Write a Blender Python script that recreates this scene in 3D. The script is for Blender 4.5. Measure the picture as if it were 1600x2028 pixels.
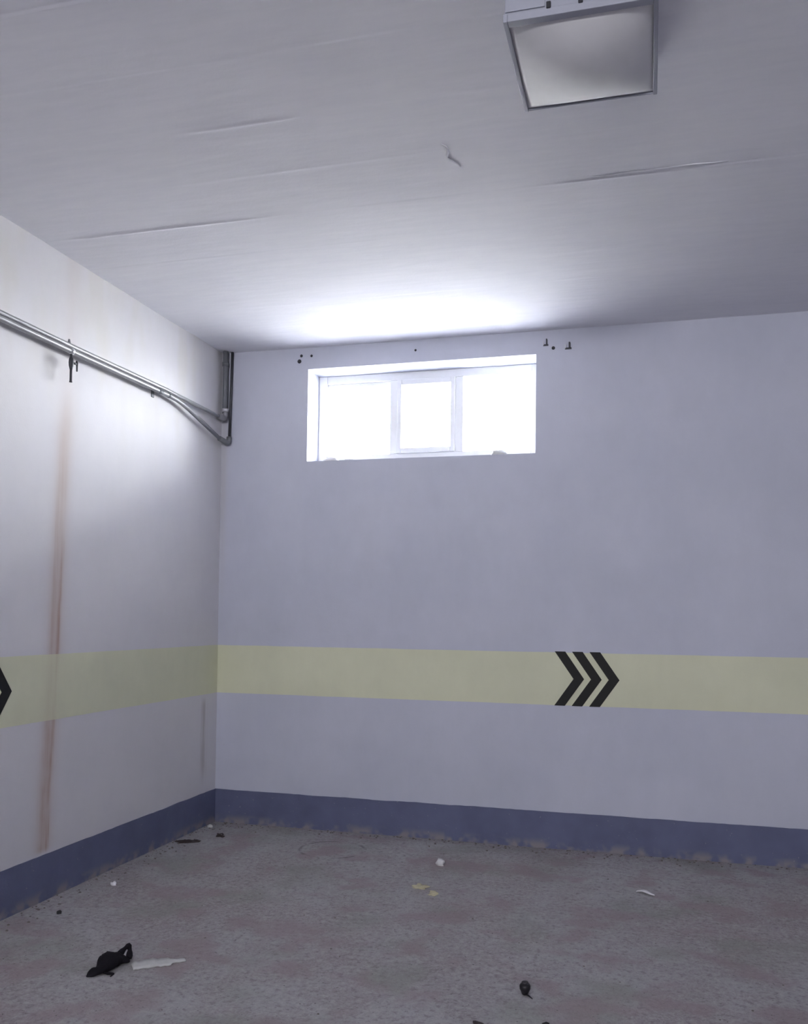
import bpy, bmesh, math, random
from mathutils import Matrix, Vector, noise

random.seed(7)
scene = bpy.context.scene
for o in list(bpy.data.objects):
    bpy.data.objects.remove(o)

# ------------------------------------------------------------------ camera
cam_d = bpy.data.cameras.new('camera')
cam = bpy.data.objects.new('camera', cam_d)
scene.collection.objects.link(cam)
yaw, pitch, roll = -0.2627, 0.0247, 0.0124
Fv = Vector((math.sin(yaw) * math.cos(pitch), math.cos(yaw) * math.cos(pitch), math.sin(pitch)))
R0 = Vector((math.cos(yaw), -math.sin(yaw), 0))
U0 = R0.cross(Fv)
Rv = R0 * math.cos(roll) + U0 * math.sin(roll)
Uv = -R0 * math.sin(roll) + U0 * math.cos(roll)
M = Matrix((Rv, Uv, -Fv)).transposed().to_4x4()
M.translation = (2.6699, -5.0819, 1.3118)
cam.matrix_world = M
cam_d.sensor_fit = 'VERTICAL'
cam_d.sensor_height = 24.0
cam_d.lens = 1728.6 * 24.0 / 2028.0
cam_d.shift_x = -21.36 / 2028.0
cam_d.shift_y = 166.33 / 2028.0
cam_d.clip_start = 0.02
scene.camera = cam

# ------------------------------------------------------------------ world: plain overcast daylight
world = bpy.data.worlds.new('overcast')
scene.world = world
world.use_nodes = True
wbg = world.node_tree.nodes['Background']
wbg.inputs['Color'].default_value = (0.985, 0.985, 1.0, 1)
wbg.inputs['Strength'].default_value = 7.5

def portal(name, loc, rot, sx, sy):
    l = bpy.data.lights.new(name, 'AREA')
    l.shape = 'RECTANGLE'
    l.size, l.size_y = sx, sy
    l.cycles.is_portal = True
    o = bpy.data.objects.new(name, l)
    o.location, o.rotation_euler = loc, rot
    scene.collection.objects.link(o)

H = 3.0                       # room height
XR, YR = 5.6, -9.0            # right wall, rear wall
WX0, WX1, WZ0, WZ1 = 0.592, 2.022, 2.281, 2.8625     # window opening
WT = 0.50                     # wall thickness
DX0, DX1, DZ0, DZ = 2.05, 3.25, 2.20, 2.8625           # unseen opening added high in the rear wall to light the room from behind
portal('window_portal', ((WX0 + WX1) / 2, WT + 0.01, (WZ0 + WZ1) / 2), (math.radians(-90), 0, 0), WX1 - WX0, WZ1 - WZ0)
portal('rear_portal', ((DX0 + DX1) / 2, YR - WT - 0.01, (DZ0 + DZ) / 2), (math.radians(90), 0, 0), DX1 - DX0, DZ - DZ0)

scene.cycles.caustics_reflective = False
scene.cycles.caustics_refractive = False
vs = scene.view_settings
vs.view_transform = 'Standard'
vs.look = 'None'
vs.gamma = 1.0
vs.use_curve_mapping = False
vs.exposure = 3.73

# ------------------------------------------------------------------ helpers
COL = scene.collection

def srgb(r, g, b):
    f = lambda c: (c / 12.92 if c <= 0.04045 else ((c + 0.055) / 1.055) ** 2.4)
    return (f(r / 255), f(g / 255), f(b / 255), 1)

def empty(name, loc=(0, 0, 0)):
    o = bpy.data.objects.new(name, None)
    o.empty_display_size = 0.05
    o.location = loc
    COL.objects.link(o)
    return o

def tag(o, label=None, cat=None, group=None, kind=None):
    if label: o['label'] = label
    if cat: o['category'] = cat
    if group: o['group'] = group
    if kind: o['kind'] = kind
    return o

def obj(name, bm, mat, parent=None, smooth=False):
    me = bpy.data.meshes.new(name)
    bmesh.ops.recalc_face_normals(bm, faces=bm.faces[:])
    if smooth:
        for f in bm.faces: f.smooth = True
    bm.to_mesh(me)
    bm.free()
    if mat: me.materials.append(mat)
    o = bpy.data.objects.new(name, me)
    COL.objects.link(o)
    if parent is not None:
        o.parent = parent
        o.matrix_parent_inverse = Matrix.Translation(-parent.location)
    return o

def box(bm, x0, x1, y0, y1, z0, z1, bevel=0.0):
    r = bmesh.ops.create_cube(bm, size=1.0)
    for v in r['verts']:
        v.co = Vector(((x0 + x1) / 2 + v.co.x * (x1 - x0), (y0 + y1) / 2 + v.co.y * (y1 - y0), (z0 + z1) / 2 + v.co.z * (z1 - z0)))
    if bevel > 0:
        es = list({e for v in r['verts'] for e in v.link_edges})
        bmesh.ops.bevel(bm, geom=es, offset=bevel, segments=2, affect='EDGES', profile=0.5)
    return bm

def tube(bm, pts, rad, n=16, caps=True):
    """Swept round tube along pts; rad is a number or one per point."""
    pts = [Vector(p) for p in pts]
    rads = rad if isinstance(rad, (list, tuple)) else [rad] * len(pts)
    rings = []
    ref = None
    for i, p in enumerate(pts):
        a = pts[max(i - 1, 0)]
        b = pts[min(i + 1, len(pts) - 1)]
        t = (b - a).normalized()
        if ref is None:
            ref = Vector((0, 0, 1)) if abs(t.z) < 0.9 else Vector((1, 0, 0))
        u = (ref - t * ref.dot(t)).normalized()
        w = t.cross(u)
        ref = u
        rings.append([bm.verts.new(p + (u * math.cos(2 * math.pi * k / n) + w * math.sin(2 * math.pi * k / n)) * rads[i]) for k in range(n)])
    for i in range(len(rings) - 1):
        for k in range(n):
            bm.faces.new((rings[i][k], rings[i][(k + 1) % n], rings[i + 1][(k + 1) % n], rings[i + 1][k]))
    if caps:
        bm.faces.new(rings[0][::-1])
        bm.faces.new(rings[-1])
    return bm

def bend(a, b, c, r, n=7):
    """Rounded corner at b between a and c."""
    a, b, c = Vector(a), Vector(b), Vector(c)
    p = b + (a - b).normalized() * r
    q = b + (c - b).normalized() * r
    return [tuple(p.lerp(b, t).lerp(b.lerp(q, t), t)) for t in [i / (n - 1) for i in range(n)]]

def prism(bm, outline, mapf, d0, d1):
    """Extruded polygon; mapf(u, v, d) -> point."""
    A = [bm.verts.new(mapf(u, v, d0)) for u, v in outline]
    B = [bm.verts.new(mapf(u, v, d1)) for u, v in outline]
    bm.faces.new(A)
    bm.faces.new(B[::-1])
    n = len(A)
    for i in range(n):
        bm.faces.new((A[i], B[i], B[(i + 1) % n], A[(i + 1) % n]))
    return bm

def nz(x, y, z=0.0):
    return noise.noise(Vector((x, y, z)))

# ------------------------------------------------------------------ materials
class NT:
    def __init__(self, name):
        self.m = bpy.data.materials.new(name)
        self.m.use_nodes = True
        self.t = self.m.node_tree
        self.b = self.t.nodes['Principled BSDF']
        g = self.t.nodes.new('ShaderNodeNewGeometry')
        self.pos = g.outputs['Position']
        s = self.t.nodes.new('ShaderNodeSeparateXYZ')
        self.t.links.new(self.pos, s.inputs[0])
        self.x, self.y, self.z = s.outputs
    def put(self, sock, v):
        if isinstance(v, bpy.types.NodeSocket): self.t.links.new(v, sock)
        else: sock.default_value = v
    def math(self, op, a, b=None, c=None, clamp=False):
        n = self.t.nodes.new('ShaderNodeMath')
        n.operation = op
        n.use_clamp = clamp
        for i, v in enumerate((a, b, c)):
            if v is not None: self.put(n.inputs[i], v)
        return n.outputs[0]
    def mapr(self, v, a, b, c=0.0, d=1.0, smooth=True):
        n = self.t.nodes.new('ShaderNodeMapRange')
        n.interpolation_type = 'SMOOTHSTEP' if smooth else 'LINEAR'
        self.put(n.inputs[0], v)
        for i, q in enumerate((a, b, c, d)): self.put(n.inputs[i + 1], q)
        return n.outputs[0]
    def noise(self, scale, detail=3.0, rough=0.55, stretch=(1, 1, 1), offs=(0, 0, 0)):
        mp = self.t.nodes.new('ShaderNodeMapping')
        self.t.links.new(self.pos, mp.inputs[0])
        mp.inputs['Scale'].default_value = stretch
        mp.inputs['Location'].default_value = offs
        n = self.t.nodes.new('ShaderNodeTexNoise')
        self.t.links.new(mp.outputs[0], n.inputs['Vector'])
        n.inputs['Scale'].default_value = scale
        n.inputs['Detail'].default_value = min(detail, 2.0)
        n.inputs['Roughness'].default_value = rough
        return n.outputs['Fac']
    def mix(self, f, a, b):
        n = self.t.nodes.new('ShaderNodeMix')
        n.data_type = 'RGBA'
        self.put(n.inputs['Factor'], f)
        self.put(n.inputs['A'], a)
        self.put(n.inputs['B'], b)
        return n.outputs['Result']
    def gauss(self, v, c, w):
        d = self.math('DIVIDE', self.math('SUBTRACT', v, c), w)
        return self.math('POWER', 2.71828, self.math('MULTIPLY', self.math('MULTIPLY', d, d), -1.0))
    def bump(self, h, strength, dist):
        n = self.t.nodes.new('ShaderNodeBump')
        n.inputs['Strength'].default_value = strength
        n.inputs['Distance'].default_value = dist
        self.t.links.new(h, n.inputs['Height'])
        self.t.links.new(n.outputs[0], self.b.inputs['Normal'])
    def done(self, col, rough=0.8, spec=0.3, metal=0.0):
        self.put(self.b.inputs['Base Color'], col)
        self.put(self.b.inputs['Roughness'], rough)
        self.b.inputs['Specular IOR Level'].default_value = spec
        self.b.inputs['Metallic'].default_value = metal
        return self.m

def plain(name, col, rough=0.7, spec=0.3, metal=0.0, var=0.12, scale=40):
    n = NT(name)
    f = n.noise(scale, 3)
    c2 = tuple(c * (1 - var * 2) for c in col[:3]) + (1,)
    return n.done(n.mix(f, col, c2), rough, spec, metal)

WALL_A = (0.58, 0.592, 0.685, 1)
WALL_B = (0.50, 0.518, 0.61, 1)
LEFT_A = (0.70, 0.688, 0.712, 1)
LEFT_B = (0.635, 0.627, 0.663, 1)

def rust_masks(n):
    """Rusty run-off below the drain cock on the left wall: two streaks of its own shape."""
    c = n.math('ADD', n.math('MULTIPLY', n.z, 0.0476), -1.6543)
    wob = n.math('MULTIPLY', n.math('SUBTRACT', n.noise(3.0, 2, stretch=(0, 0, 1)), 0.5), 0.03)
    yy = n.math('SUBTRACT', n.y, n.math('ADD', c, wob))
    streak = n.noise(60, 3, 0.6, stretch=(1, 1, 0.035))
    fall = n.math('MULTIPLY', n.mapr(n.z, 2.42, 1.75, 0.12, 1.0), n.mapr(n.z, 0.205, 0.24))
    g1 = n.gauss(yy, 0.026, 0.012)
    g2 = n.gauss(yy, -0.014, 0.026)
    low = n.mapr(n.z, 1.9, 0.3, 0.45, 1.0)
    blot = n.mapr(n.noise(7, 3, 0.6, stretch=(1, 1.5, 0.6)), 0.32, 0.62, 0.4, 1.0)
    g = n.math('ADD', n.math('MULTIPLY', g1, n.mapr(n.z, 1.75, 1.45, 0.15, 0.8)), n.math('MULTIPLY', n.math('MULTIPLY', g2, low), 0.7))
    core = n.math('MULTIPLY', n.math('MULTIPLY', n.math('MULTIPLY', g, blot), n.mapr(streak, 0.25, 0.65, 0.3, 1.0)), fall, clamp=True)
    halo = n.math('MULTIPLY', n.gauss(yy, 0.002, 0.062), n.math('MULTIPLY', n.mapr(n.z, 2.42, 2.1, 0.35, 1.0), n.mapr(n.z, 0.205, 0.24)))
    return core, halo

def mat_wall(name, rust=False, back=False, band=False):
    n = NT(name)
    f = n.mapr(n.noise(1.7, 4, 0.6), 0.3, 0.7)
    f2 = n.noise(14, 4, 0.6, stretch=(1, 1, 0.5))
    if band:
        a, b = (0.72, 0.725, 0.54, 1), (0.62, 0.63, 0.47, 1)
    else:
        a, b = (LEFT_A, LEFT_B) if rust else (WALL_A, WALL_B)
    col = n.mix(n.math('MULTIPLY', n.math('ADD', f, f2), 0.5), a, b)
    if rust:
        # old yellowed wash along the top of the left wall
        if not band:
            d = n.math('MULTIPLY', n.mapr(n.z, 1.9, 2.7), n.mapr(n.noise(5, 3, 0.6, stretch=(1, 1, 0.3)), 0.42, 0.7))
            col = n.mix(n.math('MULTIPLY', d, 0.35), col, (0.60, 0.57, 0.50, 1))
        core, halo = rust_masks(n)
        k = 0.22 if band else 1.0
        col = n.mix(n.math('MULTIPLY', halo, 0.55 * k), col, (0.52, 0.425, 0.375, 1))
        col = n.mix(n.math('MULTIPLY', core, 0.85 * k), col, (0.33, 0.17, 0.105, 1))
        if not band:
            s = n.math('MULTIPLY', n.gauss(n.math('ADD', n.y, n.math('MULTIPLY', n.math('SUBTRACT', n.noise(4, 2), 0.5), 0.05)), -0.17, 0.035), n.math('MULTIPLY', n.mapr(n.z, 0.82, 0.74), n.mapr(n.z, 0.22, 0.4)))
            s = n.math('MULTIPLY', s, n.mapr(n.noise(40, 3, 0.6, stretch=(1, 1, 0.05)), 0.3, 0.6))
            col = n.mix(n.math('MULTIPLY', s, 0.5), col, (0.33, 0.29, 0.29, 1))
    if back and not band:
        s = n.math('MULTIPLY', n.gauss(n.x, 0.015, 0.03), n.mapr(n.z, 1.1, 2.2))
        col = n.mix(n.math('MULTIPLY', s, 0.3), col, (0.50, 0.45, 0.40, 1))
        sp = n.mapr(n.noise(26, 2, 0.5), 0.75, 0.80)
        col = n.mix(n.math('MULTIPLY', sp, 0.25), col, (0.35, 0.33, 0.33, 1))
    h = n.math('ADD', n.math('MULTIPLY', n.noise(6, 3), 1.0), n.math('MULTIPLY', n.noise(90, 4, 0.6), 0.12))
    n.bump(h, 0.5, 0.006)
    return n.done(col, 0.75, 0.25)

def mat_ceiling():
    n = NT('ceiling_whitewash')
    f = n.noise(2.2, 5, 0.6, stretch=(0.5, 1.6, 1))
    f2 = n.noise(18, 4, 0.65, stretch=(0.25, 1.5, 1))
    col = n.mix(n.math('MULTIPLY', n.math('ADD', f, f2), 0.5), (0.90, 0.892, 0.935, 1), (0.73, 0.735, 0.80, 1))
    n.bump(n.math('ADD', n.noise(7, 3, stretch=(0.35, 1.5, 1)), n.math('MULTIPLY', n.noise(70, 4, 0.6), 0.12)), 0.5, 0.006)
    return n.done(col, 0.85, 0.2)

def mat_floor():
    n = NT('floor_concrete')
    big = n.mapr(n.noise(1.1, 4, 0.6), 0.35, 0.65)
    mid = n.mapr(n.noise(6, 5, 0.65, offs=(3, 1, 0)), 0.3, 0.7)
    fine = n.noise(120, 4, 0.7)
    col = n.mix(big, (0.32, 0.288, 0.297, 1), (0.36, 0.355, 0.366, 1))
    col = n.mix(n.math('MULTIPLY', mid, 0.5), col, (0.255, 0.215, 0.222, 1))
    col = n.mix(n.mapr(fine, 0.35, 0.75, 0.0, 0.55), col, (0.48, 0.465, 0.475, 1))
    gran = n.noise(42, 3, 0.6, offs=(1, 7, 0))
    col = n.mix(n.mapr(gran, 0.52, 0.72, 0.0, 0.5), col, (0.47, 0.45, 0.455, 1))
    col = n.mix(n.mapr(gran, 0.48, 0.28, 0.0, 0.55), col, (0.17, 0.15, 0.155, 1))
    moss = n.mapr(n.noise(2.6, 3, 0.6, offs=(5, 5, 0)), 0.5, 0.68)
    col = n.mix(n.math('MULTIPLY', moss, 0.5), col, (0.255, 0.262, 0.235, 1))
    pink = n.mapr(n.noise(3.4, 3, 0.6, offs=(8, 3, 0)), 0.5, 0.66)
    col = n.mix(n.math('MULTIPLY', pink, 0.6), col, (0.30, 0.235, 0.25, 1))
    sp = n.mapr(n.noise(75, 2, 0.5, offs=(9, 2, 0)), 0.68, 0.74)
    col = n.mix(n.math('MULTIPLY', sp, 0.6), col, (0.06, 0.05, 0.055, 1))
    # worn oval ring left by something that stood near the back wall
    dx = n.math('DIVIDE', n.math('SUBTRACT', n.x, 0.95), 0.185)
    dy = n.math('DIVIDE', n.math('SUBTRACT', n.y, -0.41), 0.175)
    r = n.math('SQRT', n.math('ADD', n.math('MULTIPLY', dx, dx), n.math('MULTIPLY', dy, dy)))
    ring = n.math('MULTIPLY', n.gauss(r, 1.0, 0.05), n.mapr(n.noise(9, 3), 0.42, 0.58))
    col = n.mix(n.math('MULTIPLY', ring, 0.6), col, (0.09, 0.08, 0.085, 1))
    h = n.math('ADD', n.math('MULTIPLY', n.noise(9, 4, 0.6), 0.8), n.math('MULTIPLY', fine, 0.35))
    n.bump(h, 0.7, 0.008)
    return n.done(col, 0.82, 0.25)

def mat_base():
    n = NT('baseboard_paint')
    f = n.noise(5, 5, 0.65)
    col = n.mix(f, (0.155, 0.17, 0.28, 1), (0.095, 0.105, 0.185, 1))
    dust = n.math('MULTIPLY', n.mapr(n.z, 0.06, 0.005), n.mapr(n.noise(9, 4, 0.65), 0.42, 0.6))
    col = n.mix(n.math('MULTIPLY', dust, 0.85), col, (0.27, 0.25, 0.255, 1))
    chips = n.mapr(n.noise(55, 3, 0.6), 0.70, 0.75)
    col = n.mix(n.math('MULTIPLY', chips, 0.5), col, (0.30, 0.30, 0.34, 1))
    n.bump(n.noise(30, 4, 0.6), 0.5, 0.004)
    return n.done(col, 0.6, 0.3)

def mat_glass():
    m = bpy.data.materials.new('window_glass')
    m.use_nodes = True
    t = m.node_tree
    t.nodes.remove(t.nodes['Principled BSDF'])
    out = t.nodes['Material Output']
    tr = t.nodes.new('ShaderNodeBsdfTransparent')
    tr.inputs[0].default_value = (0.95, 0.97, 0.97, 1)
    gl = t.nodes.new('ShaderNodeBsdfGlossy')
    gl.inputs['Roughness'].default_value = 0.05
    mx = t.nodes.new('ShaderNodeMixShader')
    mx.inputs[0].default_value = 0.06
    t.links.new(tr.outputs[0], mx.inputs[1])
    t.links.new(gl.outputs[0], mx.inputs[2])
    t.links.new(mx.outputs[0], out.inputs['Surface'])
    return m

M_BACK = mat_wall('wall_paint_back', back=True)
M_LEFT = mat_wall('wall_paint_left', rust=True)
M_WALL = mat_wall('wall_paint')
M_BANDB = mat_wall('band_paint_back', band=True)
M_BANDL = mat_wall('band_paint_left', band=True, rust=True)
M_CEIL = mat_ceiling()
M_FLOOR = mat_floor()
M_BASE = mat_base()
M_GLASS = mat_glass()
M_PVC = plain('white_pvc', (0.88, 0.885, 0.90, 1), 0.4, 0.5, var=0.03)
M_BLACK = plain('black_paint', (0.010, 0.010, 0.010, 1), 0.6, 0.3, var=0.2)
M_PIPE = plain('galvanised_pipe', (0.31, 0.31, 0.33, 1), 0.42, 0.5, 0.2, var=0.15, scale=25)
M_PIPED = plain('dull_pipe', (0.20, 0.21, 0.23, 1), 0.55, 0.4, 0.1, var=0.15, scale=25)
M_IRON = plain('dark_iron', (0.07, 0.072, 0.085, 1), 0.5, 0.4, 0.3, var=0.2)
M_ZINC = plain('bright_zinc', (0.62, 0.62, 0.66, 1), 0.35, 0.5, 0.6, var=0.08)
M_LAMP = plain('enamel_shaded', (0.37, 0.38, 0.45, 1), 0.55, 0.4, var=0.06, scale=6)  # housing and rim colour lowered to stand in for shade on the near face
M_PANEL = plain('diffuser_white', (0.80, 0.80, 0.82, 1), 0.65, 0.25, var=0.08, scale=9)
M_HOLE = plain('dark_plug', (0.05, 0.05, 0.06, 1), 0.8, 0.2)
M_CLOTH = plain('black_cloth', (0.014, 0.012, 0.018, 1), 0.9, 0.2, var=0.25, scale=30)
M_RUBBER = plain('black_rubber', (0.018, 0.016, 0.022, 1), 0.45, 0.4, var=0.2)
M_PAPER = plain('dusty_paper', (0.62, 0.62, 0.61, 1), 0.85, 0.2, var=0.10, scale=30)
M_WHITE = plain('white_plaster', (0.80, 0.79, 0.80, 1), 0.8, 0.3, var=0.06)
M_STRAW = plain('pale_yellow_flake', (0.58, 0.54, 0.37, 1), 0.8, 0.3)
M_LEAF = plain('dry_leaf', (0.060, 0.048, 0.050, 1), 0.85, 0.2)
M_STONE = plain('dark_stone', (0.03, 0.03, 0.032, 1), 0.8, 0.3)
M_GRIT = plain('grit', (0.24, 0.21, 0.20, 1), 0.9, 0.2, var=0.3, scale=80)

# ------------------------------------------------------------------ setting
def struct(name, bm, mat, smooth=False, parent=None):
    o = obj(name, bm, mat, parent, smooth)
    if parent is None: o['kind'] = 'structure'
    return o

# floor
bm = bmesh.new()
nx, ny = 56, 90
V = [[bm.verts.new((-0.3 + (XR + 0.6) * i / nx, YR - 1.5 + (-YR + 1.8) * j / ny, 0.0)) for i in range(nx + 1)] for j in range(ny + 1)]
for j in range(ny + 1):
    for i in range(nx + 1):
        v = V[j][i]
        v.co.z = 0.003 * nz(v.co.x * 1.3, v.co.y * 1.3, 5) - 0.003
for j in range(ny):
    for i in range(nx):
        bm.faces.new((V[j][i], V[j][i + 1], V[j + 1][i + 1], V[j + 1][i]))
struct('floor', bm, M_FLOOR, True)

# ceiling: cast against boards about a third of a metre wide, with fins at some joints
PITCH = 0.33
seams = [-0.40 - PITCH * k for k in range(0, 26)]
ys = set()
y = YR - 0.3
while y < 0.3:
    ys.add(round(y, 4)); y += 0.055
for s in seams:
    for d in (-0.022, -0.012, -0.006, 0.0, 0.006, 0.012, 0.022): ys.add(round(s + d, 4))
ys = sorted(ys)
fins = [(0.10, 1.08, -1.72, 1.0), (2.30, 3.10, -1.72, 0.6), (1.36, 1.52, -2.71, 1.0), (1.05, 1.56, -2.38, 0.8), (0.7, 1.9, -2.05, 0.4), (2.0, 2.3, -2.38, 0.4)]
def ceil_h(x, y):
    k = math.floor((y + 0.40) / PITCH)
    t = (y + 0.40) / PITCH - k
    h = 0.0018 * nz(k * 7.3, x * 0.25, 1.0) + 0.0022 * nz(k * 3.1, x * 0.3, 4.0) * (t - 0.5)
    h += 0.007 * nz(x * 0.5, y * 1.6, 2.0) + 0.0016 * nz(x * 2.2, y * 5.0, 3.0)
    for x0, x1, ys_, a in fins:
        d = abs(y - ys_)
        if d < 0.02 and x0 < x < x1:
            e = min(1.0, (x - x0) / 0.12, (x1 - x) / 0.12)
            h += -0.0045 * a * e * max(0.0, 1 - d / 0.014) * (0.6 + 0.8 * abs(nz(x * 6, 0, 9)))
    return h
bm = bmesh.new()
xs = [-0.3 + 0.06 * i for i in range(int((XR + 0.6) / 0.06) + 1)]
V = [[bm.verts.new((x, y, H + ceil_h(x, y))) for x in xs] for y in ys]
for j in range(len(ys) - 1):
    for i in range(len(xs) - 1):
        bm.faces.new((V[j][i], V[j][i + 1], V[j + 1][i + 1], V[j + 1][i]))
ext = bmesh.ops.extrude_face_region(bm, geom=bm.faces[:])
for g in ext['geom']:
    if isinstance(g, bmesh.types.BMVert): g.co.z = H + 0.25
ceiling = struct('ceiling', bm, M_CEIL, True)
# trowel scar in the plaster
bm = bmesh.new()
pts = [(1.945 + 0.012 * math.sin(i * 0.9) + 0.02 * i / 9, -2.10 + 0.17 * i / 9, H - 0.001) for i in range(10)]
tube(bm, pts, [0.001 + 0.006 * math.sin(math.pi * (i + 0.3) / 9.6) * (0.6 + 0.4 * math.sin(i * 2.3)) for i in range(10)], 8)
obj('plaster_ridge', bm, M_CEIL, ceiling, True)
bm = bmesh.new()
pts = [(2.44 + 0.5 * i / 9, -1.745 + 0.004 * math.sin(i * 1.7), H - 0.0005) for i in range(10)]
tube(bm, pts, [0.001 + 0.0035 * abs(math.sin(i * 1.1)) for i in range(10)], 8)
obj('plaster_ridge', bm, M_CEIL, ceiling, True)

# back wall with the window opening (front face sunk by the reveal)
bm = bmesh.new()
box(bm, -WT, WX0, 0, WT, -0.1, H + 0.1)
box(bm, WX1, XR + WT, 0, WT, -0.1, H + 0.1)
box(bm, WX0, WX1, 0, WT, -0.1, WZ0)
box(bm, WX0, WX1, 0, WT, WZ1, H + 0.1)
wall_back = struct('wall_back', bm, M_BACK)

bm = bmesh.new()
box(bm, -WT, 0, YR - WT, 0.0, -0.1, H + 0.1)
wall_left = struct('wall_left', bm, M_LEFT)
bm = bmesh.new()
box(bm, XR, XR + WT, YR - WT, 0.0, -0.1, H + 0.1)
struct('wall_right', bm, M_WALL)
bm = bmesh.new()
box(bm, 0, DX0, YR - WT, YR, -0.1, H + 0.1)
box(bm, DX1, XR, YR - WT, YR, -0.1, H + 0.1)
box(bm, DX0, DX1, YR - WT, YR, DZ, H + 0.1)
box(bm, DX0, DX1, YR - WT, YR, -0.1, DZ0)
struct('wall_rear', bm, M_WALL)

# unseen slab added outside over the window to block the high sky
bm = bmesh.new()
box(bm, -1.5, 4.5, WT, WT + 1.0, 2.98, 3.14, 0.01)
struct('sky_block_slab', bm, M_CEIL)
# unseen pale ground added below the window sill to bounce daylight onto the ceiling
bm = bmesh.new()
box(bm, -25, 30, WT - 0.02, 45, 1.9, 2.16)
struct('bounce_ground', bm, plain('bounce_ground_pale', (0.60, 0.59, 0.58, 1), 0.9, 0.2, var=0.06, scale=3))

# painted skirting and yellow bands: thin coats with slightly uneven edges
def coat(name, mat, along, a0, a1, z0, z1, th, wob0, wob1, seed):
    """A coat of paint on a wall. along = 'x' (back wall) or 'y' (left wall)."""
    bm = bmesh.new()
    n = int(abs(a1 - a0) / 0.03)
    F, B = [], []
    for i in range(n + 1):
        a = a0 + (a1 - a0) * i / n
        lo = z0 + wob0 * nz(a * 5, seed, 0) + wob0 * 0.6 * nz(a * 23, seed, 1)
        hi = z1 + wob1 * nz(a * 5, seed, 2) + wob1 * 0.6 * nz(a * 23, seed, 3)
        for L, d in ((F, th), (B, -0.004)):
            p = (lambda z: (a, -d, z)) if along == 'x' else (lambda z: (d, a, z))
            L.append((bm.verts.new(p(lo)), bm.verts.new(p(hi))))
    for i in range(n):
        bm.faces.new((F[i][0], F[i + 1][0], F[i + 1][1], F[i][1]))
        bm.faces.new((B[i][0], B[i][1], B[i + 1][1], B[i + 1][0]))
        bm.faces.new((F[i][1], F[i + 1][1], B[i + 1][1], B[i][1]))
        bm.faces.new((F[i][0], B[i][0], B[i + 1][0], F[i + 1][0]))
    for i in (0, n):
        bm.faces.new((F[i][0], F[i][1], B[i][1], B[i][0]))
    return struct(name, bm, mat)

coat('baseboard_back', M_BASE, 'x', 0.0, XR, -0.01, 0.205, 0.006, 0.0, 0.003, 1.3)
coat('baseboard_left', M_BASE, 'y', YR, 0.0, -0.01, 0.205, 0.006, 0.0, 0.003, 4.7)
coat('trim_1', M_BANDB, 'x', 0.0, XR, 0.818, 1.121, 0.0015, 0.0015, 0.0015, 8.1)
coat('trim_2', M_BANDL, 'y', YR, 0.0, 0.818, 1.121, 0.0015, 0.0015, 0.0015, 9.4)

# window: outer frame, two mullions, middle tilting sash, three panes
win = empty('window_1', ((WX0 + WX1) / 2, 0.2, WZ0))
win['kind'] = 'structure'
FY0, FY1 = 0.19, 0.255
def bar(name, x0, x1, z0, z1, y0=FY0, y1=FY1, mat=M_PVC, parent=win):
    b = bmesh.new()
    box(b, x0, x1, y0, y1, z0, z1, 0.004)
    return obj(name, b, mat, parent)
P = [(0.650, 1.074, 2.350, 2.790), (1.152, 1.470, 2.378, 2.778), (1.548, 1.972, 2.346, 2.812)]
bar('frame_jamb', WX0, P[0][0], WZ0, WZ1)
bar('frame_jamb', P[2][1], WX1, WZ0, WZ1)
bar('frame_head', P[0][0], P[2][1], 2.812, WZ1)
bar('frame_sill', P[0][0], P[2][1], WZ0, 2.346)
bar('mullion', P[0][1], P[1][0] - 0.028, 2.346, 2.812)
bar('mullion', P[1][1] + 0.028, P[2][0], 2.346, 2.812)
bar('frame_bead', P[0][0], P[0][1], P[0][3], 2.812, FY0 + 0.012)
sash = bmesh.new()
sx0, sx1, sz0, sz1 = P[1][0] - 0.028, P[1][1] + 0.028, 2.346, 2.812
for a in ((sx0, P[1][0], sz0, sz1), (P[1][1], sx1, sz0, sz1), (P[1][0], P[1][1], sz0, P[1][2]), (P[1][0], P[1][1], P[1][3], sz1)):
    box(sash, a[0], a[1], FY0 - 0.014, FY1 - 0.01, a[2], a[3], 0.003)
sash = obj('sash', sash, M_PVC, win)
for i, (a, b, c, d) in enumerate(P):
    g = bmesh.new()
    box(g, a - 0.003, b + 0.003, 0.222, 0.228, c - 0.003, d + 0.003)
    o = obj('pane', g, M_GLASS, win)

# ------------------------------------------------------------------ chevron markings
def chevrons(name, mapf, loc, label, shift=0.0):
    t = empty(name, loc)
    tag(t, label, 'marking', 'black triple chevron markings')
    for k in range(3):
        u = shift + k * 0.0985
        w, tip = 0.060, 0.108
        zt, zm, zb = 1.127, 0.971, 0.816
        out = [(u, zt), (u + w, zt), (u + w + tip, zm), (u + w, zb), (u, zb), (u + tip, zm)]
        b = bmesh.new()
        prism(b, out, mapf, 0.0, 0.0035)
        obj('chevron', b, M_BLACK, t)
    return t
chevrons('chevron_marking', lambda u, v, d: (u, -d, v), (2.32, 0, 0.816), 'black triple chevron pointing right on the yellow band of the window wall', 2.144)
chevrons('chevron_marking', lambda u, v, d: (d, u, v), (0, -2.05, 0.816), 'black chevron cut by the left edge of the photo on the left wall', -1.871 - 0.060 - 0.108 - 2 * 0.0985)

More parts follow.
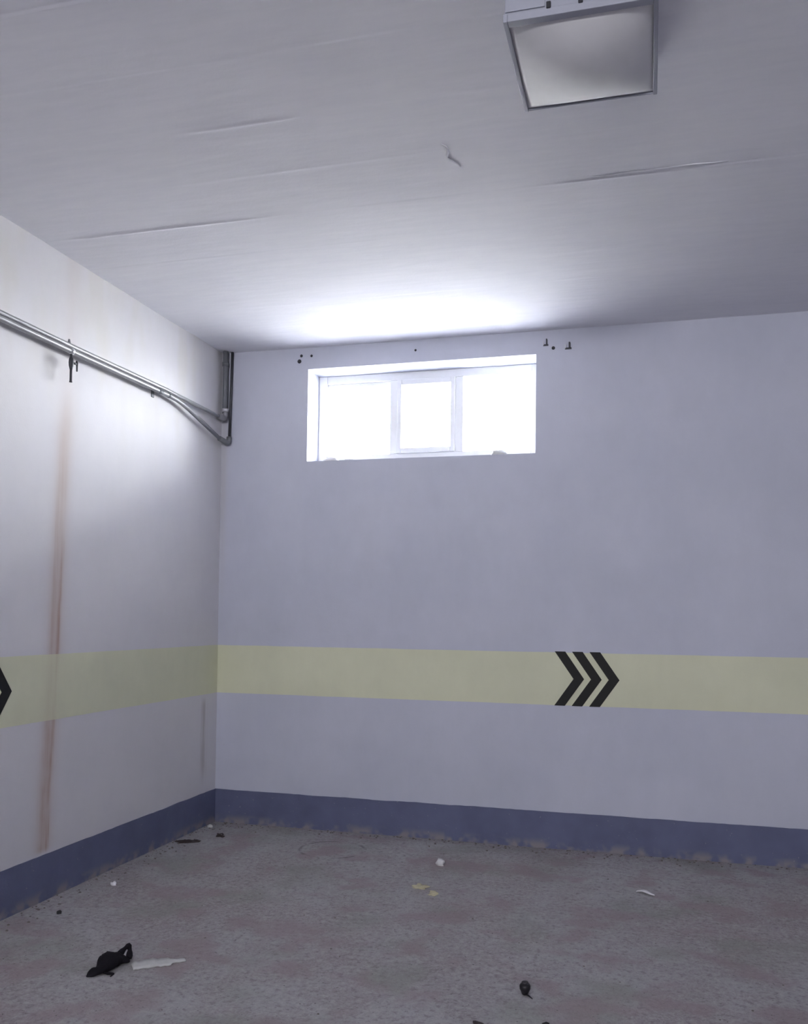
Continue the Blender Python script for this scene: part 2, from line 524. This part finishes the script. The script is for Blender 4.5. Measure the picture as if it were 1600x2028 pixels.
# ------------------------------------------------------------------ ceiling box fixture
bx0, bx1, by0, by1, bz = 2.284, 2.684, -2.816, -2.388, 2.900
fx = empty('ceiling_box_light', ((bx0 + bx1) / 2, (by0 + by1) / 2, H))
tag(fx, 'white square box fitting with bulging panel fixed to the ceiling', 'ceiling light')
b = bmesh.new()
box(b, bx0 + 0.004, bx1 - 0.004, by0 + 0.004, by1 - 0.004, bz + 0.018, H + 0.004, 0.003)
obj('housing', b, M_LAMP, fx)
rw = 0.012
for a in ((bx0, bx0 + rw, by0, by1, 0), (bx1 - rw, bx1, by0, by1, 0), (bx0 + rw, bx1 - rw, by0, by0 + 0.026, 0), (bx0 + rw, bx1 - rw, by1 - 0.006, by1, 0.003)):
    b = bmesh.new()
    box(b, a[0], a[1], a[2], a[3], bz + a[4], bz + 0.022, 0.002)
    obj('rim', b, M_LAMP, fx)
b = bmesh.new()
n = 24
G = []
for j in range(n + 1):
    row = []
    for i in range(n + 1):
        u, v = i / n, j / n
        sag = 0.042 * (1 - abs(2 * u - 1) ** 2.2) * (1 - abs(2 * v - 1) ** 2.2)
        row.append(b.verts.new((bx0 + rw + (bx1 - bx0 - 2 * rw) * u, by0 + 0.026 + (by1 - by0 - 0.038) * v, bz + 0.006 - sag)))
    G.append(row)
for j in range(n):
    for i in range(n):
        b.faces.new((G[j][i], G[j][i + 1], G[j + 1][i + 1], G[j + 1][i]))
ext = bmesh.ops.extrude_face_region(b, geom=b.faces[:])
for g in ext['geom']:
    if isinstance(g, bmesh.types.BMVert): g.co.z = bz + 0.016
obj('panel', b, M_PANEL, fx, True)
for x in (2.405, 2.488):
    b = bmesh.new()
    box(b, x - 0.006, x + 0.006, by0 - 0.004, by0 + 0.006, bz + 0.018, bz + 0.036, 0.002)
    obj('clip', b, M_HOLE, fx)
b = bmesh.new()
box(b, bx0 + 0.006, 2.395, by0 - 0.001, by0 + 0.004, bz + 0.026, H, 0.001)
obj('side_plate', b, M_LAMP, fx)

# ------------------------------------------------------------------ pipes on the left wall
PX = 0.045
p1 = empty('steel_pipe', (PX, -1.0, 2.56))
tag(p1, 'upper grey steel pipe running straight along the left wall to the corner', 'pipe', 'pipes on the left wall')
b = bmesh.new()
run = [(PX, -4.6, 2.563), (PX, -3.0, 2.564), (PX, -1.6, 2.564), (PX, -0.75, 2.572), (PX, -0.11, 2.563)]
tube(b, run, 0.0115)
obj('pipe_run', b, M_PIPE, p1, True)
b = bmesh.new()
tube(b, [(PX, -0.13, 2.563)] + bend((PX, -0.13, 2.563), (PX, -0.04, 2.562), (PX, -0.04, 2.65), 0.035) + [(PX, -0.04, 2.62)], 0.017)
e1 = obj('elbow', b, M_PIPE, p1, True)
b = bmesh.new()
tube(b, [(PX, -0.04, 2.61), (PX, -0.04, 2.632)], 0.020)
obj('collar', b, M_ZINC, e1, True)
b = bmesh.new()
tube(b, [(PX - 0.004, -0.04, 2.60), (PX - 0.004, -0.04, 2.8), (PX - 0.004, -0.04, H + 0.01)], 0.0165)
obj('riser', b, M_PIPED, p1, True)
b = bmesh.new()
tube(b, [(PX - 0.004, -0.04, 2.905), (PX - 0.004, -0.04, 2.93)], 0.021)
obj('collar', b, M_PIPED, p1, True)

p2 = empty('steel_pipe', (PX, -1.0, 2.52))
tag(p2, 'lower grey steel pipe dipping down towards the corner on the left wall', 'pipe', 'pipes on the left wall')
b = bmesh.new()
run = [(PX + 0.004, -4.6, 2.538), (PX + 0.004, -3.0, 2.538), (PX + 0.004, -1.6, 2.539), (PX + 0.004, -0.80, 2.545)]
run += bend((PX + 0.004, -0.80, 2.545), (PX + 0.004, -0.62, 2.548), (PX, -0.09, 2.420), 0.14, 9) + [(PX, -0.09, 2.421)]
tube(b, run, 0.0125)
obj('pipe_run', b, M_PIPE, p2, True)
b = bmesh.new()
tube(b, [(PX + 0.004, -0.835, 2.5446), (PX + 0.004, -0.795, 2.545)], 0.0145)
obj('coupling', b, M_PIPED, p2, True)
b = bmesh.new()
tube(b, [(PX + 0.004, -0.735, 2.5458), (PX + 0.004, -0.715, 2.546)], 0.0145)
obj('coupling', b, M_PIPED, p2, True)
b = bmesh.new()
tube(b, [(PX, -0.115, 2.4265)] + bend((PX, -0.115, 2.4265), (PX + 0.022, -0.030, 2.408), (PX + 0.022, -0.022, 2.50), 0.025) + [(PX + 0.022, -0.024, 2.45)], 0.0165)
obj('elbow', b, M_PIPED, p2, True)
b = bmesh.new()
tube(b, [(PX + 0.022, -0.024, 2.43), (PX + 0.026, -0.016, 2.75), (PX + 0.030, -0.014, H + 0.01)], 0.0085)
obj('riser', b, M_IRON, p2, True)

# drain cock hanging from the pipes
vy = -1.583
v = empty('drain_valve', (PX, vy, 2.41))
tag(v, 'small dark drain valve with a lever hanging below the wall pipes', 'valve')
b = bmesh.new()
tube(b, [(PX + 0.004, vy - 0.012, 2.5391), (PX + 0.004, vy + 0.012, 2.5392)], 0.0145, 16, False)
tube(b, [(PX + 0.004, vy - 0.012, 2.5391), (PX + 0.004, vy + 0.012, 2.5392)], 0.0128, 16, False)
bmesh.ops.bridge_loops(b, edges=[e for e in b.edges if e.is_boundary and e.verts[0].co.y < vy])
bmesh.ops.bridge_loops(b, edges=[e for e in b.edges if e.is_boundary and e.verts[0].co.y > vy])
obj('clamp_collar', b, M_ZINC, v, True)
b = bmesh.new()
tube(b, [(PX, vy - 0.012, 2.575), (PX, vy - 0.012, 2.592)], [0.007, 0.004], 10)
obj('stub', b, M_PIPED, v, True)
b = bmesh.new()
zs = [2.5245, 2.512, 2.505, 2.498, 2.485, 2.470, 2.460, 2.452]
tube(b, [(PX + 0.004, vy, z) for z in zs], [0.0055, 0.0055, 0.009, 0.0105, 0.0115, 0.0105, 0.008, 0.006])
obj('valve_body', b, M_IRON, v, True)
b = bmesh.new()
tube(b, [(PX + 0.004, vy, 2.456), (PX + 0.004, vy, 2.43), (PX + 0.004, vy, 2.400), (PX + 0.004, vy, 2.393)], [0.0058, 0.0058, 0.006, 0.0075])
obj('spout', b, M_IRON, v, True)
b = bmesh.new()
tube(b, [(PX + 0.006, vy + 0.006, 2.486), (PX + 0.010, vy + 0.030, 2.486)], [0.006, 0.0045])
stem = obj('valve_stem', b, M_IRON, v, True)
b = bmesh.new()
tube(b, [(PX + 0.010, vy + 0.032, 2.502), (PX + 0.010, vy + 0.033, 2.492), (PX + 0.011, vy + 0.034, 2.478), (PX + 0.011, vy + 0.034, 2.452)], [0.003, 0.007, 0.0045, 0.0035])
obj('lever', b, M_IRON, v, True)

# pipe clip against the wall between the two chevrons of the run
for (yy, lab) in ((-0.815, 'small grey pipe bracket on the left wall near where the pipe dips'),):
    c = empty('pipe_bracket', (0, yy, 2.55))
    tag(c, lab, 'bracket')
    b = bmesh.new()
    box(b, -0.002, 0.006, yy - 0.012, yy + 0.012, 2.515, 2.60, 0.002)
    obj('back_plate', b, M_PIPED, c)
    b = bmesh.new()
    box(b, 0.004, 0.032, yy - 0.006, yy + 0.006, 2.548, 2.556, 0.001)
    obj('arm', b, M_PIPED, c)

# ------------------------------------------------------------------ fixings left high on the window wall
def anchor(name, x, z, w, h, label, kind):
    t = empty(name, (x, 0, z))
    tag(t, label, 'wall fixing')
    if kind == 'plug':
        b = bmesh.new()
        tube(b, [(x, 0.012, z), (x, -0.002, z), (x, -0.004, z)], [w / 2, w / 2, w / 2.6], 12)
        obj('plug', b, M_HOLE, t, True)
        b = bmesh.new()
        tube(b, [(x, 0.0, z), (x, -0.010, z)], w / 5, 8)
        obj('screw', b, M_IRON, t, True)
    else:
        b = bmesh.new()
        box(b, x - w / 2, x + w / 2, -0.004, 0.002, z - h / 2, z - h / 2 + 0.010, 0.001)
        obj('foot_plate', b, M_IRON, t)
        b = bmesh.new()
        box(b, x + w * 0.10, x + w * 0.35, -0.026, 0.002, z - h / 2 + 0.004, z + h / 2, 0.002)
        obj('upright', b, M_IRON, t)
        b = bmesh.new()
        box(b, x - w / 2, x - w * 0.35, -0.012, 0.002, z - h / 2 + 0.004, z + h / 4, 0.001)
        obj('lip', b, M_ZINC, t)
anchor('wall_plug', 0.532, 2.916, 0.026, 0.026, 'larger lower dark plug above the left corner of the window', 'plug')
anchor('wall_plug', 0.545, 2.950, 0.018, 0.018, 'small dark plug just over the larger one left of the window', 'plug')
anchor('wall_plug', 0.613, 2.946, 0.016, 0.016, 'tiny dark plug straight above the window\'s left edge', 'plug')
anchor('wall_plug', 1.289, 2.936, 0.014, 0.014, 'lone tiny plug above the middle of the window', 'plug')
anchor('metal_hook', 2.077, 2.925, 0.030, 0.036, 'small dark metal hook above the right corner of the window', 'hook')
anchor('wall_plug', 2.121, 2.892, 0.020, 0.012, 'small dark plug between the two metal hooks', 'plug')
anchor('metal_hook', 2.207, 2.897, 0.038, 0.036, 'small dark metal hook furthest right of the window', 'hook')

# ------------------------------------------------------------------ small things on the floor and sill
def lump(name, loc, size, mat, label, cat, seed, sub=2, rough=0.35, group=None, rotz=0.0):
    b = bmesh.new()
    bmesh.ops.create_icosphere(b, subdivisions=sub, radius=1.0)
    for vv in b.verts:
        d = 1 + rough * nz(vv.co.x * 1.7 + seed, vv.co.y * 1.7, vv.co.z * 1.7 + seed * 2)
        vv.co = Vector((vv.co.x * d * size[0], vv.co.y * d * size[1], max(vv.co.z * d, -0.55) * size[2]))
    zmin = min(vv.co.z for vv in b.verts)
    Rm = Matrix.Rotation(rotz, 3, 'Z')
    for vv in b.verts:
        vv.co.z -= zmin
        vv.co = Rm @ vv.co
    o = obj(name, b, mat, None, sub > 1)
    o.location = loc
    return tag(o, label, cat, group)

FZ = -0.0035
# crumpled black rag: body with a thin tail and a loop at the far end
rag = empty('black_rag', (0.74, -2.21, 0))
tag(rag, 'crumpled black rag lying on the floor left of the white strip', 'rag')
b = bmesh.new()
A, B_ = Vector((0.712, -2.305, 0)), Vector((0.772, -2.135, 0))
rings = []
N, K = 22, 14
prof = [(0, .004), (.06, .016), (.15, .022), (.24, .022), (.30, .032), (.42, .042), (.55, .046), (.68, .042), (.80, .034), (.90, .024), (.97, .014), (1, .004)]
def pr(t):
    for (a, ra), (c, rc) in zip(prof, prof[1:]):
        if a <= t <= c: return ra + (rc - ra) * (t - a) / (c - a)
    return .004
side = Vector((0.94, -0.33, 0))
for i in range(N + 1):
    t = i / N
    c = A.lerp(B_, t) + side * 0.010 * math.sin(t * 7)
    r = pr(t)
    ring = []
    for k in range(K):
        a = 2 * math.pi * k / K
        q = r * (1 + 0.35 * nz(t * 7, math.cos(a) * 1.5, math.sin(a) * 1.5))
        ring.append(b.verts.new(c + side * q * math.cos(a) + Vector((0, 0, max(0, r * 0.62 + q * 0.62 * math.sin(a)) + FZ))))
    rings.append(ring)
for i in range(N):
    for k in range(K):
        b.faces.new((rings[i][k], rings[i][(k + 1) % K], rings[i + 1][(k + 1) % K], rings[i + 1][k]))
b.faces.new(rings[0][::-1]); b.faces.new(rings[-1])
obj('body', b, M_CLOTH, rag, True)
b = bmesh.new()
lp = []
for i in range(13):
    a = math.pi * i / 12
    lp.append(Vector((0.742, -2.160, 0.020)) + Vector((0.036, 0.020, -0.010)) * (i / 12) + Vector((0.002, 0.030, 0.032)) * math.sin(a))
tube(b, lp, [0.010 + 0.003 * math.sin(i * 1.3) for i in range(13)], 10)
obj('loop', b, M_CLOTH, rag, True)
b = bmesh.new()
tube(b, [(0.752, -2.262, 0.004), (0.775, -2.268, 0.003), (0.793, -2.262, 0.002), (0.797, -2.285, 0.002)], [0.006, 0.005, 0.004, 0.002], 8)
obj('thread', b, M_CLOTH, rag, True)

# pale torn strip beside it
b = bmesh.new()
N = 26
rows = []
c0, c1 = Vector((0.822, -2.185, 0)), Vector((0.968, -2.060, 0))
dirv = (c1 - c0).normalized(); sd = Vector((-dirv.y, dirv.x, 0))
for i in range(N + 1):
    t = i / N
    w = 0.026 + 0.014 * math.sin(t * 3.0 + 0.4) + 0.010 * nz(t * 9, 1)
    if t > 0.72: w *= 0.55
    if t < 0.04: w *= 0.8
    c = c0.lerp(c1, t) + sd * (0.010 * math.sin(t * 5.5) + 0.004 * nz(t * 11, 3))
    z = 0.002 + 0.005 * abs(nz(t * 6, 5))
    rows.append([b.verts.new(c + sd * w * s + Vector((0, 0, z + 0.004 * abs(nz(t * 8, s * 3, 7))))) for s in (-1, -0.4, 0.3, 1)])
for i in range(N):
    for k in range(3):
        b.faces.new((rows[i][k], rows[i][k + 1], rows[i + 1][k + 1], rows[i + 1][k]))
ext = bmesh.ops.extrude_face_region(b, geom=b.faces[:])
for g in ext['geom']:
    if isinstance(g, bmesh.types.BMVert): g.co.z -= 0.0045
tag(obj('torn_strip', b, M_PAPER, None, True), 'long pale torn strip of paper on the floor beside the black rag', 'paper')

# round black stopper
st = empty('rubber_stopper', (2.256, -1.99, 0))
tag(st, 'small round black stopper alone on the floor in front', 'stopper')
b = bmesh.new()
tube(b, [(2.256, -1.99, z + FZ) for z in (0, 0.004, 0.012, 0.020, 0.030, 0.036, 0.038)], [0.010, 0.012, 0.015, 0.019, 0.0195, 0.016, 0.012], 20)
obj('body', b, M_RUBBER, st, True)
b = bmesh.new()
tube(b, [(2.255, -1.985, 0.033 + FZ), (2.255, -1.985, 0.041 + FZ), (2.255, -1.985, 0.043 + FZ)], [0.012, 0.0115, 0.008], 18)
obj('cap', b, plain('worn_rubber', (0.05, 0.045, 0.055, 1), 0.5, 0.4), st, True)
b = bmesh.new()
tube(b, [(2.262, -2.0, 0.005 + FZ), (2.276, -2.018, 0.003), (2.288, -2.032, 0.001)], [0.004, 0.0025, 0.0012], 8)
obj('tail', b, M_RUBBER, st, True)

lump('plaster_chip', (1.603, -0.523, FZ), (0.022, 0.018, 0.020), M_WHITE, 'bright white plaster chip on the floor below the window wall', 'chip', 1.0, rough=0.9)
lump('plaster_chip', (0.170, -1.339, FZ), (0.014, 0.012, 0.012), M_WHITE, 'tiny white chip on the floor near the left skirting', 'chip', 2.0, rough=0.8)
lump('plaster_chip', (0.050, -0.150, FZ), (0.020, 0.014, 0.012), M_PAPER, 'dull pale chip on the floor in the corner', 'chip', 3.3)
lump('yellow_flake', (1.602, -0.942, FZ), (0.034, 0.024, 0.012), M_STRAW, 'larger pale yellow flake on the floor in the middle', 'flake', 4.0, sub=3, rough=1.1)
lump('yellow_flake', (1.689, -1.028, FZ), (0.020, 0.016, 0.012), M_STRAW, 'smaller pale yellow flake nearer the camera than its neighbour', 'flake', 5.5, sub=3, rough=1.1)
lump('dark_pebble', (0.182, -1.759, FZ), (0.012, 0.011, 0.010), M_STONE, 'small black pebble on the floor at the far left', 'pebble', 6.1)
lump('dry_leaf', (0.100, -0.520, FZ), (0.055, 0.022, 0.010), M_LEAF, 'long dark curled leaf on the floor beside the left skirting', 'leaf', 7.0, sub=3, rough=1.0, rotz=0.5)
lump('dry_leaf', (0.219, -0.339, FZ), (0.026, 0.018, 0.012), M_LEAF, 'short dark leaf on the floor near the corner', 'leaf', 8.2, sub=3, rough=1.0, rotz=-0.3)
lump('dark_crumb', (2.145, -2.265, FZ), (0.026, 0.012, 0.006), M_LEAF, 'thin dark crumb on the floor at the bottom edge of the photo', 'crumb', 9.1, rotz=-0.5)
lump('dark_crumb', (2.355, -2.215, FZ), (0.014, 0.012, 0.010), M_STONE, 'dark crumb at the bottom edge right below the black stopper', 'crumb', 9.9)

# white scrap of paper: thin bent sliver
b = bmesh.new()
rows = []
c0, c1 = Vector((2.618, -0.684, 0)), Vector((2.702, -0.722, 0))
dirv = (c1 - c0).normalized(); sd = Vector((-dirv.y, dirv.x, 0))
for i in range(11):
    t = i / 10
    w = 0.013 * (1 - abs(2 * t - 0.8) ** 2 * 0.6)
    z = 0.003 + 0.010 * math.sin(math.pi * t) * (1 - t * 0.4)
    rows.append([b.verts.new(c0.lerp(c1, t) + sd * (w * s + 0.006 * math.sin(t * 6)) + Vector((0, 0, z))) for s in (-1, 0, 1)])
for i in range(10):
    for k in range(2):
        b.faces.new((rows[i][k], rows[i][k + 1], rows[i + 1][k + 1], rows[i + 1][k]))
ext = bmesh.ops.extrude_face_region(b, geom=b.faces[:])
for g in ext['geom']:
    if isinstance(g, bmesh.types.BMVert): g.co.z -= 0.004
tag(obj('paper_scrap', b, M_WHITE, None, True), 'small white paper sliver on the floor at the right below the chevrons', 'paper')

# mortar lumps on the window sill
lump('mortar_lump', (1.795, 0.035, WZ0), (0.048, 0.022, 0.020), M_PAPER, 'mortar lump on the window sill under the right pane', 'mortar', 11.0)
lump('mortar_lump', (0.745, 0.035, WZ0), (0.050, 0.022, 0.017), M_WHITE, 'bigger mortar lump on the sill at the window\'s left end', 'mortar', 12.0)
lump('mortar_lump', (0.860, 0.030, WZ0), (0.026, 0.016, 0.010), M_WHITE, 'small mortar lump on the sill under the left pane', 'mortar', 13.0)

# loose grit swept against the walls: beyond counting
b = bmesh.new()
def grain(x, y, s):
    r = bmesh.ops.create_icosphere(b, subdivisions=1, radius=s)
    q = random.random() * 9
    for vv in r['verts']:
        c = vv.co.copy() * (1 + 0.4 * nz(vv.co.x / s + q, vv.co.y / s, vv.co.z / s))
        vv.co = Vector((x + c.x * 1.3, y + c.y, FZ + s * 0.45 + c.z * 0.7))
for i in range(420):
    if random.random() < 0.65:
        x, y = random.uniform(0.02, XR - 0.3), -0.012 - abs(random.gauss(0, 0.06))
    else:
        x, y = 0.012 + abs(random.gauss(0, 0.06)), random.uniform(-3.0, -0.02)
    grain(x, y, random.uniform(0.002, 0.006))
for i in range(160):
    grain(random.uniform(0.15, 4.2), random.uniform(-3.2, -0.15), random.uniform(0.0015, 0.004))
tag(obj('floor_grit', b, M_GRIT), 'loose sandy grit along the foot of the walls', 'grit', kind='stuff')
